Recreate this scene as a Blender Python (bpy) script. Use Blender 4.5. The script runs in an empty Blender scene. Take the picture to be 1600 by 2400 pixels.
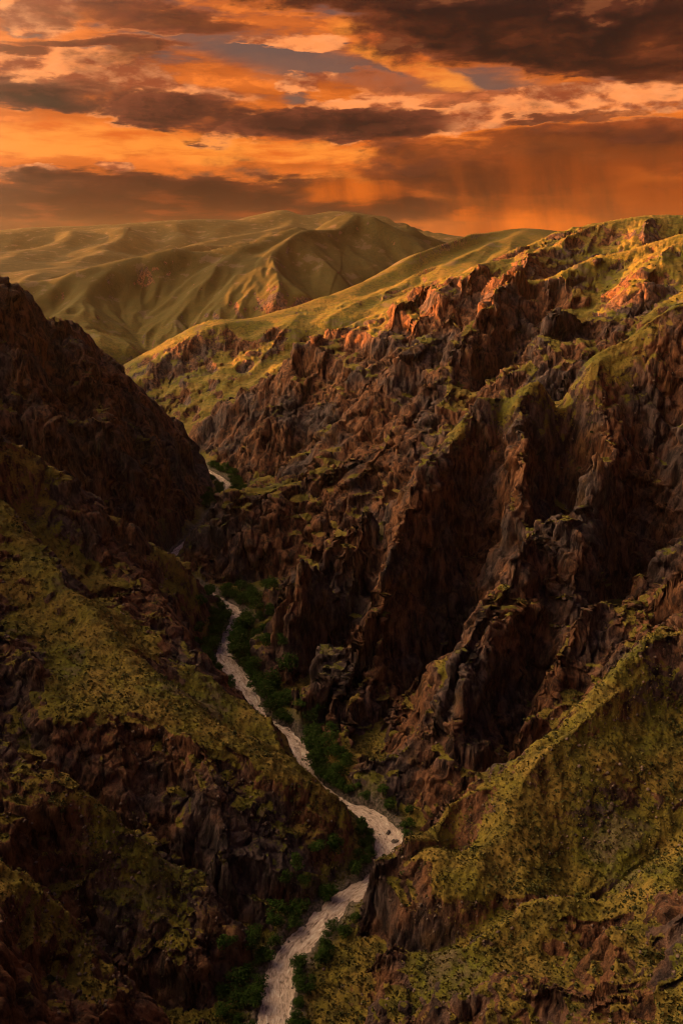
import bpy, math, random
import numpy as np
from mathutils import Vector

R = math.radians
sc = bpy.context.scene
col = sc.collection

# ------------------------------------------------------------------ camera
CAM_H = 280.0                 # metres above the river at the foot of the view
PITCH = R(17.1)
FPX = 2078.0                  # focal length in pixels of the 1600 x 2400 frame
cd = bpy.data.cameras.new('camera')
cam = bpy.data.objects.new('camera', cd)
col.objects.link(cam)
cam.location = (0, 0, CAM_H)
cam.rotation_euler = (math.pi / 2 - PITCH, 0, 0)
cd.sensor_fit = 'VERTICAL'
cd.sensor_height = 24.0
cd.lens = 24.0 * FPX / 2400.0
cd.clip_start = 1.0
cd.clip_end = 120000.0
sc.camera = cam

# ------------------------------------------------------------------ light
SUN_AZ = R(-74.0)             # measured from the viewing direction (+Y), negative = left
SUN_EL = R(4.8)
SUN_DIR = Vector((math.sin(SUN_AZ) * math.cos(SUN_EL), math.cos(SUN_AZ) * math.cos(SUN_EL), math.sin(SUN_EL)))
sl = bpy.data.lights.new('sun', 'SUN')
sl.energy = 5.0
sl.angle = R(0.53)
sl.color = (1.0, 0.36, 0.07)
sun = bpy.data.objects.new('sun', sl)
col.objects.link(sun)
sun.rotation_euler = SUN_DIR.to_track_quat('Z', 'Y').to_euler()
sun.location = (-3000, 600, 2000)

sc.view_settings.view_transform = 'Standard'
sc.view_settings.look = 'None'
sc.view_settings.exposure = 2.0
sc.view_settings.gamma = 1.0
sc.view_settings.use_curve_mapping = False
sc.cycles.use_denoising = True
sc.cycles.max_bounces = 4
sc.cycles.diffuse_bounces = 1
sc.cycles.pixel_filter_type = 'BLACKMAN_HARRIS'
sc.cycles.filter_width = 1.0
sc.cycles.glossy_bounces = 2
sc.cycles.transmission_bounces = 2
sc.cycles.volume_bounces = 0
sc.cycles.transparent_max_bounces = 4

# ------------------------------------------------------------------ sky
world = bpy.data.worlds.new('World')
sc.world = world
world.use_nodes = True
world.cycles.sampling_method = 'MANUAL'
world.cycles.sample_map_resolution = 512
#SKY_BEGIN
class NT:
    """small helper for writing node trees"""
    def __init__(s, tree): s.t = tree; s.n = tree.nodes; s.l = tree.links
    def inp(s, sock, v):
        if isinstance(v, bpy.types.NodeSocket): s.l.new(v, sock)
        elif v is not None:
            if hasattr(sock.default_value, '__len__') and not hasattr(v, '__len__'): v = (v,) * len(sock.default_value)
            if hasattr(v, '__len__') and len(sock.default_value) == 4 and len(v) == 3: v = (*v, 1)
            sock.default_value = v
    def math(s, op, a, b=None, c=None, clamp=False):
        n = s.n.new('ShaderNodeMath'); n.operation = op; n.use_clamp = clamp
        for i, v in enumerate((a, b, c)):
            if v is not None: s.inp(n.inputs[i], v)
        return n.outputs[0]
    def add(s, a, b): return s.math('ADD', a, b)
    def sub(s, a, b): return s.math('SUBTRACT', a, b)
    def mul(s, a, b): return s.math('MULTIPLY', a, b)
    def vmath(s, op, a, b=None, scale=None):
        n = s.n.new('ShaderNodeVectorMath'); n.operation = op
        s.inp(n.inputs[0], a)
        if b is not None: s.inp(n.inputs[1], b)
        if scale is not None: s.inp(n.inputs['Scale'], scale)
        return n.outputs['Value'] if op in ('DOT_PRODUCT', 'LENGTH', 'DISTANCE') else n.outputs[0]
    def xyz(s, a, b, c):
        n = s.n.new('ShaderNodeCombineXYZ')
        for i, v in enumerate((a, b, c)): s.inp(n.inputs[i], v)
        return n.outputs[0]
    def noise(s, vec, scale, detail=4, rough=0.55, dist=0.0, lac=2.0, color=False):
        n = s.n.new('ShaderNodeTexNoise')
        s.inp(n.inputs['Vector'], vec); s.inp(n.inputs['Scale'], scale); n.inputs['Detail'].default_value = detail
        n.inputs['Roughness'].default_value = rough; n.inputs['Distortion'].default_value = dist; n.inputs['Lacunarity'].default_value = lac
        return n.outputs[1 if color else 0]
    def ramp(s, fac, a, b, lo=0.0, hi=1.0, smooth=True):
        n = s.n.new('ShaderNodeMapRange'); n.interpolation_type = 'SMOOTHSTEP' if smooth else 'LINEAR'
        s.inp(n.inputs['Value'], fac); s.inp(n.inputs['From Min'], a); s.inp(n.inputs['From Max'], b); s.inp(n.inputs['To Min'], lo); s.inp(n.inputs['To Max'], hi)
        return n.outputs[0]
    def mix(s, fac, a, b, mode='MIX'):
        n = s.n.new('ShaderNodeMix'); n.data_type = 'RGBA'; n.blend_type = mode
        s.inp(n.inputs[0], fac); s.inp(n.inputs[6], a); s.inp(n.inputs[7], b)
        return n.outputs[2]
    def attr(s, name):
        n = s.n.new('ShaderNodeAttribute'); n.attribute_name = name
        return n
    def node(s, typ): return s.n.new(typ)

def srgb(r, g, b):
    f = lambda c: (c / 255 / 12.92) if c / 255 <= 0.04045 else ((c / 255 + 0.055) / 1.055) ** 2.4
    return (f(r), f(g), f(b))

def look(px, py):
    """azimuth and elevation in degrees of a point of the picture (1568 wide reading)"""
    x = (px * 1600 / 1568 - 800) / FPX; u = (1200 - py * 1600 / 1568) / FPX
    Y = math.cos(PITCH) + u * math.sin(PITCH); Z = -math.sin(PITCH) + u * math.cos(PITCH)
    return math.degrees(math.atan2(x, Y)), math.degrees(math.atan2(Z, math.hypot(x, Y)))

def build_sky():
    t = NT(world.node_tree)
    bg = t.n['Background']
    tc = t.node('ShaderNodeTexCoord')
    d = t.vmath('NORMALIZE', tc.outputs['Generated'])
    sp = t.node('ShaderNodeSeparateXYZ'); t.inp(sp.inputs[0], d)
    x, y, z = sp.outputs
    az = t.math('ARCTAN2', x, y)
    el = t.math('ARCSINE', z)
    # degrees are easier to read
    az = t.mul(az, 57.2958); el = t.mul(el, 57.2958)
    zc = t.math('MAXIMUM', z, -0.02)
    V = t.xyz(x, y, t.mul(zc, 2.6))                       # clouds are flattened towards the horizon
    # domain warp
    w1 = t.vmath('SUBTRACT', t.noise(V, 5.0, 3, 0.5, color=True), (0.5, 0.5, 0.5))
    Vw = t.vmath('ADD', V, t.vmath('SCALE', w1, scale=0.055))
    big = t.noise(Vw, 3.2, 3, 0.5)
    f1 = t.noise(Vw, 9.0, 8, 0.56)                        # billows
    f1s = t.noise(t.vmath('ADD', Vw, (-0.013, -0.002, 0.022)), 9.0, 8, 0.56)   # the same, a step towards the light
    lit = t.ramp(t.sub(f1, f1s), -0.045, 0.06)            # 1 where the billow faces the light
    f2 = t.noise(t.vmath('MULTIPLY', Vw, (1, 1, 2.2)), 11.0, 7, 0.58)          # streaks
    fine = t.noise(V, 42.0, 5, 0.6)
    wob = t.sub(t.noise(V, 16.0, 5, 0.6), 0.5)
    wa = t.add(az, t.mul(t.sub(f1, 0.5), 6.0)); we = t.add(el, t.mul(t.sub(f2, 0.5), 2.2))
    we = t.add(we, t.mul(wob, 1.0))

    def blob(px, py, rx, ry, tilt=0.0, soft=1.0, warp=True):
        """soft ellipse centred on a point of the sky (picture reading), radii in picture units; 1 inside, 0 outside"""
        ca, ce = look(px, py)
        ra = (look(px + 10, py)[0] - ca) / 10 * rx; re = (look(px, py - 10)[1] - ce) / 10 * ry
        dx = t.sub(wa if warp else az, ca); dy = t.sub(we if warp else el, ce)
        c, s = math.cos(tilt), math.sin(tilt)
        u = t.mul(t.add(t.mul(dx, c), t.mul(dy, s)), 1 / ra)
        v = t.mul(t.add(t.mul(dx, -s), t.mul(dy, c)), 1 / re)
        q = t.add(t.mul(u, u), t.mul(v, v))
        return t.ramp(q, 1.0 + soft, max(0.0, 1.0 - soft))

    def mx(*a):
        r = a[0]
        for b in a[1:]: r = t.math('MAXIMUM', r, b)
        return r

    lobe_dot = t.vmath('DOT_PRODUCT', d, (math.sin(SUN_AZ) * math.cos(R(28)), math.cos(SUN_AZ) * math.cos(R(28)), math.sin(R(28))))  # centre of an added bright lobe, out of view, well above the sun
    fill_lobe = t.math('POWER', t.math('MAXIMUM', lobe_dot, 0.0), 9.0)
    high = t.ramp(el, 10, 42)                             # overhead the evening colour gives way to grey

    # clear sky between the clouds
    skyn = t.node('ShaderNodeTexSky'); skyn.sky_type = 'NISHITA'; skyn.sun_disc = False
    skyn.sun_elevation = SUN_EL; skyn.sun_rotation = SUN_AZ; skyn.dust_density = 3.0; skyn.air_density = 1.2; skyn.altitude = 1500
    clear = t.vmath('SCALE', skyn.outputs[0], scale=0.10)
    clear = t.mix(0.78, clear, srgb(108, 76, 76))

    # high veil: orange, streaky, brightest in the belt above the horizon
    belt = t.math('POWER', t.ramp(t.math('ABSOLUTE', t.sub(el, 5.0)), 7.5, 0.0), 1.0)
    vc = t.mix(t.ramp(f2, 0.30, 0.70), srgb(140, 64, 34), srgb(242, 134, 58))
    vc = t.mix(t.ramp(lit, 0.5, 0.0, 0, 0.45), vc, srgb(150, 72, 40))
    vc = t.mix(t.mul(belt, 0.45), vc, srgb(245, 132, 44))
    vc = t.mix(high, vc, srgb(82, 88, 122))
    veil = t.ramp(t.add(f2, t.mul(belt, 0.30)), 0.36, 0.60)
    gaps = mx(blob(700, 140, 330, 42, -0.16), blob(1090, 190, 160, 34, -0.1), blob(150, 138, 170, 16), blob(1480, 178, 130, 22), blob(690, 232, 40, 14), blob(50, 62, 60, 10))
    veil = t.mul(veil, t.sub(1.0, t.mul(gaps, 0.92)))
    c = t.mix(veil, clear, vc)

    # sunlit cumulus bodies
    lc = t.mix(lit, srgb(150, 78, 52), srgb(255, 160, 98))
    lc = t.mix(t.ramp(fine, 0.4, 0.7), lc, t.mix(0.5, lc, srgb(255, 176, 120)))
    lc = t.mix(high, lc, srgb(90, 92, 120))
    lb = mx(blob(230, 190, 330, 58, -0.10), blob(690, 185, 70, 30, 0.2), blob(1370, 225, 240, 44, 0.03), blob(980, 265, 190, 36), blob(60, 25, 120, 50), blob(250, 385, 60, 22), blob(60, 395, 90, 12),
            blob(560, 495, 90, 9), blob(860, 240, 120, 22), blob(660, 95, 160, 22))
    c = t.mix(t.ramp(t.add(t.add(lb, t.mul(t.sub(f1, 0.5), 2.6)), t.mul(t.sub(fine, 0.5), 0.6)), 0.28, 0.66), c, lc)

    # orange sheets
    ob = mx(blob(930, 135, 190, 34, -0.42), blob(640, 345, 330, 34, -0.06), blob(150, 320, 260, 36), blob(760, 425, 150, 30), blob(1060, 385, 110, 20))
    c = t.mix(t.mul(t.ramp(ob, 0.15, 0.9), 0.85), c, t.mix(t.ramp(f2, 0.35, 0.62), srgb(222, 108, 40), srgb(255, 160, 66)))

    # dark cloud bodies
    def dark(cur, blobs, thr, body, rim, amt=1.0, rough=2.3, hl=0.0):
        s = t.add(mx(*blobs), t.mul(t.sub(f1, 0.5), rough))
        s = t.add(s, t.mul(t.sub(fine, 0.5), 0.5))
        m = t.ramp(s, thr - 0.08, thr + 0.42)
        inner = t.ramp(s, thr + 0.05, thr + 0.95)
        cc = t.mix(inner, rim, body)
        cc = t.mix(t.mul(t.ramp(lit, 0.40, 1.0), t.ramp(inner, 0.2, 1.0, 0.55, 0.16)), cc, t.vmath('SCALE', rim, scale=1.35))
        cc = t.mix(t.ramp(f2, 0.42, 0.62, 0.0, 0.35), cc, body)
        if hl:                                             # silver lining on the side of the light
            cc = t.mix(t.mul(t.mul(t.ramp(s, thr + 0.42, thr + 0.10), t.ramp(lit, 0.45, 0.9)), hl), cc, srgb(255, 168, 104))
        cc = t.mix(high, cc, srgb(60, 63, 86))
        return t.mix(t.mul(m, amt), cur, cc)
    c = dark(c, [blob(1350, 60, 620, 100, -0.10), blob(1000, 15, 480, 44, -0.08), blob(1500, 150, 260, 30), blob(1200, 120, 400, 40, -0.2)], 0.24, srgb(36, 25, 25), srgb(112, 58, 36), 1.0, 1.9)
    c = dark(c, [blob(330, 42, 270, 34, -0.02), blob(200, 100, 240, 18, 0.02), blob(40, 120, 90, 16)], 0.34, srgb(74, 43, 35), srgb(150, 78, 48), 0.92, 2.1, 0.5)
    c = dark(c, [blob(420, 262, 380, 50, -0.12), blob(170, 235, 210, 36, -0.1), blob(860, 288, 170, 44, 0.05), blob(640, 285, 260, 36, -0.05)], 0.32, srgb(40, 28, 29), srgb(128, 70, 50), 1.0, 2.2, 0.9)
    c = dark(c, [blob(860, 196, 220, 34, -0.08), blob(1040, 222, 130, 20)], 0.52, srgb(92, 52, 42), srgb(190, 106, 66), 0.92, 2.3, 0.8)
    c = dark(c, [blob(1380, 265, 130, 14), blob(1500, 300, 190, 32, 0.0), blob(1240, 270, 70, 10)], 0.50, srgb(76, 44, 38), srgb(150, 82, 52), 0.9, 2.3, 0.6)
    # low brown stratus and the base of the shower
    c = dark(c, [blob(1330, 345, 480, 60, 0.02), blob(1150, 400, 300, 50)], 0.34, srgb(88, 47, 30), srgb(150, 74, 38), 0.9, 1.8)
    c = dark(c, [blob(250, 448, 620, 44, 0.0), blob(100, 500, 560, 46), blob(700, 480, 300, 44)], 0.10, srgb(44, 28, 28), srgb(96, 52, 38), 0.96, 1.9)

    c = t.mix(t.mul(t.mul(t.ramp(f2, 0.50, 0.66), t.ramp(el, 5.5, 1.0)), 0.30), c, srgb(190, 92, 44))      # lit streaks low down

    # rain shafts: streaks that hang down out of the base
    RV = t.xyz(t.add(t.mul(az, 0.36), t.mul(el, 0.07)), t.mul(el, 0.10), t.mul(f1, 0.8))
    shaft = t.ramp(t.noise(RV, 1.0, 5, 0.6), 0.34, 0.66)
    sh = mx(blob(1340, 465, 430, 105, 0.0, 0.9), t.mul(blob(850, 440, 130, 45, 0.0, 0.9), 0.7))
    rc = t.mix(shaft, srgb(146, 68, 25), srgb(62, 34, 25))
    c = t.mix(t.mul(sh, 0.80), c, rc)
    hot = mx(blob(1210, 530, 150, 48, 0.0, 0.9), t.mul(blob(1080, 497, 60, 18, 0, 0.9), 0.9), t.mul(blob(830, 440, 110, 24, 0, 0.9), 0.7))
    c = t.mix(t.mul(hot, 0.9), c, t.mix(shaft, srgb(236, 118, 30), srgb(168, 76, 24)))

    # sky tint and falloff, then an added lobe out of view to light slopes
    c = t.vmath('MULTIPLY', c, t.mix(high, (1.02, 0.88, 0.72), (1.0, 1.0, 1.0)))
    c = t.vmath('SCALE', c, scale=t.mul(0.95, t.ramp(t.vmath('DOT_PRODUCT', d, tuple(SUN_DIR)), -0.75, 0.0, 0.12, 1.0)))     # darker away from the sun
    c = t.mix(1.0, c, t.vmath('SCALE', (1.0, 0.70, 0.36), scale=t.mul(fill_lobe, t.ramp(f2, 0.3, 0.7, 7.6, 14.5))), 'ADD')
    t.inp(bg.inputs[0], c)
    bg.inputs[1].default_value = 0.27
build_sky()
#SKY_END

# ------------------------------------------------------------------ numpy noise
def _hash(ix, iy, iz, seed):
    h = (ix.astype(np.uint32) * np.uint32(374761393) + iy.astype(np.uint32) * np.uint32(668265263)
         + iz.astype(np.uint32) * np.uint32(2147483647 - 1013904) + np.uint32((seed * 362437 + 1013904223) & 0xffffffff))
    h = (h ^ (h >> np.uint32(13))) * np.uint32(1274126177)
    h = (h ^ (h >> np.uint32(16))) * np.uint32(2246822519)
    return h ^ (h >> np.uint32(15))

def _u(h):
    return (h & np.uint32(0xffffff)).astype(np.float32) * np.float32(1.0 / 16777216.0)

_Z1 = np.zeros(1, np.int64)

def noise2(x, y, seed=0):
    """gradient noise, about -1..1"""
    xf = np.floor(x); yf = np.floor(y)
    ix = xf.astype(np.int64); iy = yf.astype(np.int64)
    fx = (x - xf).astype(np.float32); fy = (y - yf).astype(np.float32)
    ux = fx * fx * fx * (fx * (fx * 6 - 15) + 10); uy = fy * fy * fy * (fy * (fy * 6 - 15) + 10)
    def g(dx, dy):
        a = _u(_hash(ix + dx, iy + dy, _Z1, seed)) * np.float32(2 * math.pi)
        return np.cos(a) * (fx - dx) + np.sin(a) * (fy - dy)
    a = g(0, 0); b = g(1, 0); c = g(0, 1); d = g(1, 1)
    a += (b - a) * ux; c += (d - c) * ux
    return (a + (c - a) * uy) * np.float32(1.5)

_G3 = np.array([[1,1,0],[-1,1,0],[1,-1,0],[-1,-1,0],[1,0,1],[-1,0,1],[1,0,-1],[-1,0,-1],
                [0,1,1],[0,-1,1],[0,1,-1],[0,-1,-1],[1,1,0],[-1,1,0],[0,-1,1],[0,-1,-1]], np.float32)

def noise3(x, y, z, seed=0):
    xf = np.floor(x); yf = np.floor(y); zf = np.floor(z)
    ix = xf.astype(np.int64); iy = yf.astype(np.int64); iz = zf.astype(np.int64)
    fx = (x - xf).astype(np.float32); fy = (y - yf).astype(np.float32); fz = (z - zf).astype(np.float32)
    s = lambda t: t * t * t * (t * (t * 6 - 15) + 10)
    ux, uy, uz = s(fx), s(fy), s(fz)
    def g(dx, dy, dz):
        k = (_hash(ix + dx, iy + dy, iz + dz, seed) & np.uint32(15)).astype(np.int64)
        q = _G3[k]
        return q[..., 0] * (fx - dx) + q[..., 1] * (fy - dy) + q[..., 2] * (fz - dz)
    def lx(dy, dz):
        a = g(0, dy, dz); b = g(1, dy, dz)
        return a + (b - a) * ux
    a = lx(0, 0); a += (lx(1, 0) - a) * uy
    c = lx(0, 1); c += (lx(1, 1) - c) * uy
    return a + (c - a) * uz

def fbm2(x, y, oct=4, seed=0, gain=0.5):
    s = 0; a = 1.0; t = 0
    for o in range(oct):
        s = s + noise2(x * 2 ** o + 17.3 * o, y * 2 ** o - 9.1 * o, seed + o) * a
        t += a; a *= gain
    return s / t

def worley3(x, y, z, seed=0):
    """distance to the nearest and second nearest feature point, and the nearest cell's random value"""
    xf = np.floor(x); yf = np.floor(y); zf = np.floor(z)
    ix = xf.astype(np.int64); iy = yf.astype(np.int64); iz = zf.astype(np.int64)
    fx = (x - xf).astype(np.float32); fy = (y - yf).astype(np.float32); fz = (z - zf).astype(np.float32)
    d1 = np.full(fx.shape, 9.0, np.float32); d2 = d1.copy(); idv = np.zeros_like(d1); tilt = np.zeros_like(d1)
    for dx in (-1, 0, 1):
        for dy in (-1, 0, 1):
            for dz in (-1, 0, 1):
                h = _hash(ix + dx, iy + dy, iz + dz, seed)
                px = dx + (h & np.uint32(1023)).astype(np.float32) / 1023 - fx
                py = dy + ((h >> np.uint32(10)) & np.uint32(1023)).astype(np.float32) / 1023 - fy
                pz = dz + ((h >> np.uint32(20)) & np.uint32(1023)).astype(np.float32) / 1023 - fz
                d = px * px + py * py + pz * pz
                near = d < d1
                d2 = np.where(near, d1, np.minimum(d2, d))
                idv = np.where(near, (h & np.uint32(0xffff)).astype(np.float32) / 65535, idv)
                tl = (((h >> np.uint32(3)) & np.uint32(255)).astype(np.float32) / 127.5 - 1) * px + (((h >> np.uint32(13)) & np.uint32(255)).astype(np.float32) / 127.5 - 1) * py \
                    + (((h >> np.uint32(21)) & np.uint32(255)).astype(np.float32) / 127.5 - 1) * pz
                tilt = np.where(near, tl, tilt)
                d1 = np.minimum(d1, d)
    return np.sqrt(d1), np.sqrt(d2), idv, tilt

def sstep(a, b, x):
    t = np.clip((x - a) / (b - a), 0, 1)
    return t * t * (3 - 2 * t)

# ------------------------------------------------------------------ survey: points read off the photograph
K = 1600.0 / 1568.0
CP, SP = math.cos(PITCH), math.sin(PITCH)

def ray(px, py):
    """direction of a pixel (1568-wide reading), scaled so that its Y part is 1"""
    x = (px * K - 800.0) / FPX; u = (1200.0 - py * K) / FPX
    Y = CP + u * SP; Z = -SP + u * CP
    return x / Y, Z / Y

def P(px, py, D):
    a, b = ray(px, py)
    return (a * D, D, CAM_H + b * D)

def RIV_Z(D):
    return 0.010 * (D - 260.0)

def on_river(px, py):
    a, b = ray(px, py)
    # CAM_H + b D = 0.010 (D - 260)
    D = (CAM_H + 2.6) / (0.010 - b)
    return (a * D, D, RIV_Z(D))

# centre line of the river, (pixel, pixel, half width in metres)
riv_px = [(627, 2352, 6.4), (640, 2250, 6.2), (668, 2190, 6.0), (735, 2120, 5.4), (798, 2062, 5.2), (866, 2022, 5.2), (890, 1972, 6.0),
          (886, 1914, 7.6), (842, 1872, 6.0), (794, 1852, 4.6), (744, 1818, 4.2), (708, 1782, 4.2), (699, 1750, 4.6), (679, 1702, 4.6),
          (640, 1674, 4.4), (598, 1648, 4.6), (574, 1596, 5.2), (552, 1556, 6.0), (530, 1534, 7.0), (514, 1500, 5.4), (518, 1470, 5.0),
          (534, 1445, 5.4), (548, 1420, 6.8), (530, 1398, 6.4), (505, 1382, 5.2), (478, 1362, 4.5), (425, 1341, 4), (395, 1325, 4), (385, 1308, 4),
          (392, 1280, 4), (415, 1258, 4), (445, 1234, 4), (475, 1202, 4), (498, 1169, 4.5), (519, 1138, 5.0), (524, 1120, 5.5), (516, 1106, 5.5), (500, 1095, 5), (470, 1078, 5), (420, 1055, 5)]
riv = [on_river(a, b) + (w,) for a, b, w in riv_px]
riv = [(-38, 120, RIV_Z(120), 7), (-34, 200, RIV_Z(200), 7)] + riv
riv += [(x_, y_, RIV_Z(y_), 5) for x_, y_ in ((-258, 1200), (-330, 1290), (-450, 1380), (-600, 1480), (-800, 1580))]
riv = np.array(riv, float)

def spline(pts, step):
    """Catmull-Rom resampled at about the given step"""
    pts = np.asarray(pts, float); out = []
    n = len(pts)
    for i in range(n - 1):
        p0 = pts[max(i - 1, 0)]; p1 = pts[i]; p2 = pts[i + 1]; p3 = pts[min(i + 2, n - 1)]
        m = max(1, int(np.linalg.norm((p2 - p1)[:2]) / step))
        for k in range(m):
            t = k / m
            out.append(0.5 * ((2 * p1) + (-p0 + p2) * t + (2 * p0 - 5 * p1 + 4 * p2 - p3) * t * t + (-p0 + 3 * p1 - 3 * p2 + p3) * t ** 3))
    out.append(pts[-1])
    return np.array(out)

RIV = spline(riv, 5.0)

ctrl = []       # x, y, z
crests = []     # points on crests, where ravines do not cut

def line(pts, back=None):
    """a crest (or fold) traced in the photograph; back = (dD, dz): the ground falls away behind it"""
    q = [P(*p) for p in pts]
    for i in range(len(q) - 1):
        a, b = np.array(q[i]), np.array(q[i + 1])
        sep = np.linalg.norm((b - a)[:2]) / a[1]
        m = max(1, int(sep / 0.018))
        for k in range(m):
            ctrl.append(tuple(a + (b - a) * k / m))
            if back: crests.append(tuple(a + (b - a) * k / m))
    ctrl.append(q[-1])
    if back:
        for p, c in zip(pts, q):
            dD, dz = back
            s = (c[1] + dD) / c[1]
            ctrl.append((c[0] * s, c[1] + dD, max(c[2] - dz, RIV_Z(c[1]) + 3)))

def pts(*ps):
    for p in ps:
        ctrl.append(P(*p))

def wpts(*ps):
    ctrl.extend(ps)

for i in range(0, len(RIV), 3):          # river bed and the foot of both banks
    p = RIV[i]; q = RIV[min(i + 1, len(RIV) - 1)] - RIV[i - 1 if i else 0]
    nrm = np.array([-q[1], q[0]]) / max(np.hypot(q[0], q[1]), 1e-6)
    ctrl.append((p[0], p[1], p[2] + 0.5))
    for s in (-1, 1):
        w = p[3] + 2
        ctrl.append((p[0] + s * nrm[0] * w, p[1] + s * nrm[1] * w, p[2] + 2.5))

# right wall, nearest spur
line([(838, 2010, 314), (862, 1962, 314), (920, 1916, 318), (1000, 1888, 331), (1100, 1800, 335), (1190, 1740, 338), (1220, 1692, 344), (1300, 1650, 348),
      (1335, 1600, 355), (1400, 1520, 365), (1480, 1450, 375), (1568, 1408, 385)], back=(36, 34))
pts((1300, 1600, 428), (1450, 1400, 465), (1200, 1680, 405), (1100, 1780, 388), (1540, 1390, 450))
line([(1090, 1990, 302), (1150, 2008, 300), (1230, 1962, 306), (1320, 1920, 312), (1400, 1760, 328), (1440, 1650, 345), (1540, 1560, 365)])
pts((1000, 2100, 288), (900, 2080, 300), (860, 2200, 270), (1000, 2250, 255), (1320, 2060, 282), (1400, 2040, 286),
    (1500, 1850, 318), (1568, 1800, 320), (1500, 1950, 290), (1568, 1980, 268), (1180, 1860, 322), (1040, 1930, 330))
line([(1568, 2058, 250), (1500, 2095, 250), (1420, 2130, 252), (1380, 2140, 255)], back=(18, 8))
pts((1568, 2350, 205), (1400, 2350, 212), (1200, 2350, 224), (1000, 2350, 236), (820, 2350, 250), (1300, 2230, 236), (1500, 2230, 225))
wpts((230, 400, 150), (300, 390, 190), (170, 200, 95), (240, 260, 150), (330, 210, 230))

# right wall, the great cliff
line([(1568, 678, 650), (1500, 725, 650), (1430, 785, 645), (1300, 848, 630), (1220, 885, 620), (1190, 905, 615), (1130, 958, 605), (1060, 1010, 598),
      (1000, 1055, 596), (960, 1080, 597), (900, 1130, 602), (820, 1190, 610), (740, 1260, 620), (660, 1305, 630), (590, 1345, 640)], back=(55, 34))
# ribs and the ravines between them
line([(1060, 1040, 590), (1000, 1180, 553), (930, 1320, 525), (850, 1450, 500), (770, 1570, 474), (715, 1655, 458)])
line([(1130, 1030, 604), (1090, 1180, 590), (1040, 1330, 560), (960, 1480, 524), (880, 1620, 480), (820, 1740, 443)])
line([(1200, 900, 612), (1218, 1000, 575), (1215, 1150, 532), (1200, 1300, 490), (1175, 1420, 455), (1090, 1560, 424), (1010, 1700, 400), (960, 1795, 392)])
line([(1290, 950, 632), (1290, 1080, 622), (1272, 1200, 600), (1245, 1330, 548)])
line([(1180, 1378, 474), (1250, 1388, 470), (1330, 1395, 470)])                                # the grassy ledge
line([(1255, 1440, 478), (1235, 1540, 466), (1200, 1640, 440), (1150, 1745, 408)])
line([(1430, 1000, 583), (1390, 1060, 553), (1350, 1150, 524), (1330, 1260, 500), (1300, 1370, 474), (1300, 1480, 446), (1275, 1590, 420)])
line([(1510, 1060, 606), (1450, 1200, 580), (1405, 1310, 548), (1390, 1430, 494)])
line([(860, 1150, 606), (800, 1270, 580), (740, 1360, 555), (680, 1450, 534), (640, 1520, 524)])
line([(940, 1110, 616), (880, 1250, 608), (800, 1390, 580), (720, 1500, 545), (665, 1585, 515)])
line([(780, 1240, 628), (700, 1350, 618), (640, 1430, 596)])
pts((1500, 900, 622), (1500, 1250, 515), (1400, 850, 630), (1568, 1000, 590), (1568, 1250, 500), (1350, 920, 618), (900, 1720, 420), (800, 1690, 440))
wpts((300, 560, 205), (330, 650, 265), (420, 640, 300), (400, 500, 260), (500, 560, 300))

# second wall: the dark ridge with the sunlit edge
line([(1568, 540, 980), (1480, 553, 965), (1330, 597, 945), (1200, 628, 925), (1120, 662, 912), (1050, 702, 903), (990, 758, 893), (930, 800, 882), (880, 850, 873),
      (800, 940, 872), (720, 1010, 882), (640, 1070, 895), (560, 1120, 930)], back=(70, 45))
line([(1200, 628, 925), (1130, 720, 872), (1050, 820, 822), (960, 930, 780), (860, 1040, 755)])
line([(1120, 690, 932), (1040, 790, 892), (960, 880, 858), (880, 980, 826), (800, 1060, 800)])
line([(1330, 597, 945), (1300, 680, 882), (1250, 760, 826), (1200, 840, 772)])
line([(1260, 640, 942), (1210, 720, 906), (1150, 800, 862), (1080, 890, 822)])
line([(1480, 553, 965), (1450, 640, 884), (1420, 720, 818)])
line([(1400, 600, 950), (1370, 670, 905), (1330, 760, 848)])
pts((1190, 882, 735), (960, 1060, 705), (1430, 772, 765), (1300, 835, 745), (750, 1130, 745),
    (650, 1190, 725), (580, 1240, 705), (1520, 690, 790))
wpts((520, 960, 320), (450, 800, 270), (620, 1050, 330))
# the castle crest behind it
line([(440, 985, 1165), (480, 940, 1150), (560, 900, 1130), (600, 880, 1120), (655, 832, 1110), (678, 775, 1102), (715, 762, 1100), (742, 782, 1108), (770, 766, 1110), (850, 732, 1120),
      (920, 690, 1140), (972, 645, 1150), (1060, 640, 1170), (1120, 606, 1190), (1200, 570, 1220), (1260, 551, 1250), (1340, 535, 1280), (1450, 515, 1300), (1568, 525, 1310)], back=(110, 60))
line([(678, 775, 1102), (650, 870, 1072), (600, 960, 1048), (550, 1030, 1030)])
line([(742, 785, 1118), (700, 870, 1098), (650, 960, 1072), (600, 1030, 1050)])
line([(770, 766, 1110), (740, 860, 1058), (690, 960, 1020), (640, 1030, 1000)])
line([(850, 732, 1120), (810, 820, 1045), (770, 900, 1000)])
pts((880, 800, 1025), (480, 1020, 1100), (500, 1060, 1065), (1150, 620, 1060), (1000, 720, 1030))
wpts((700, 1350, 310), (900, 1500, 330))

# middle distance: the ridge with the golden crest
line([(1185, 546, 2300), (1150, 553, 2260), (1100, 543, 2200), (1000, 580, 2050), (920, 600, 1980), (860, 630, 1920), (800, 660, 1860), (720, 690, 1800), (620, 720, 1740), (560, 735, 1700),
      (490, 730, 1650), (440, 745, 1620), (380, 780, 1600), (330, 808, 1590), (300, 822, 1590)], back=(200, 85))
pts((430, 955, 1340), (360, 895, 1440), (550, 850, 1450), (480, 850, 1440), (650, 790, 1520), (330, 850, 1520), (760, 740, 1560), (900, 680, 1640), (420, 850, 1500))
wpts((500, 1450, 190), (300, 1350, 130), (700, 2000, 270), (1200, 2300, 300))
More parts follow.
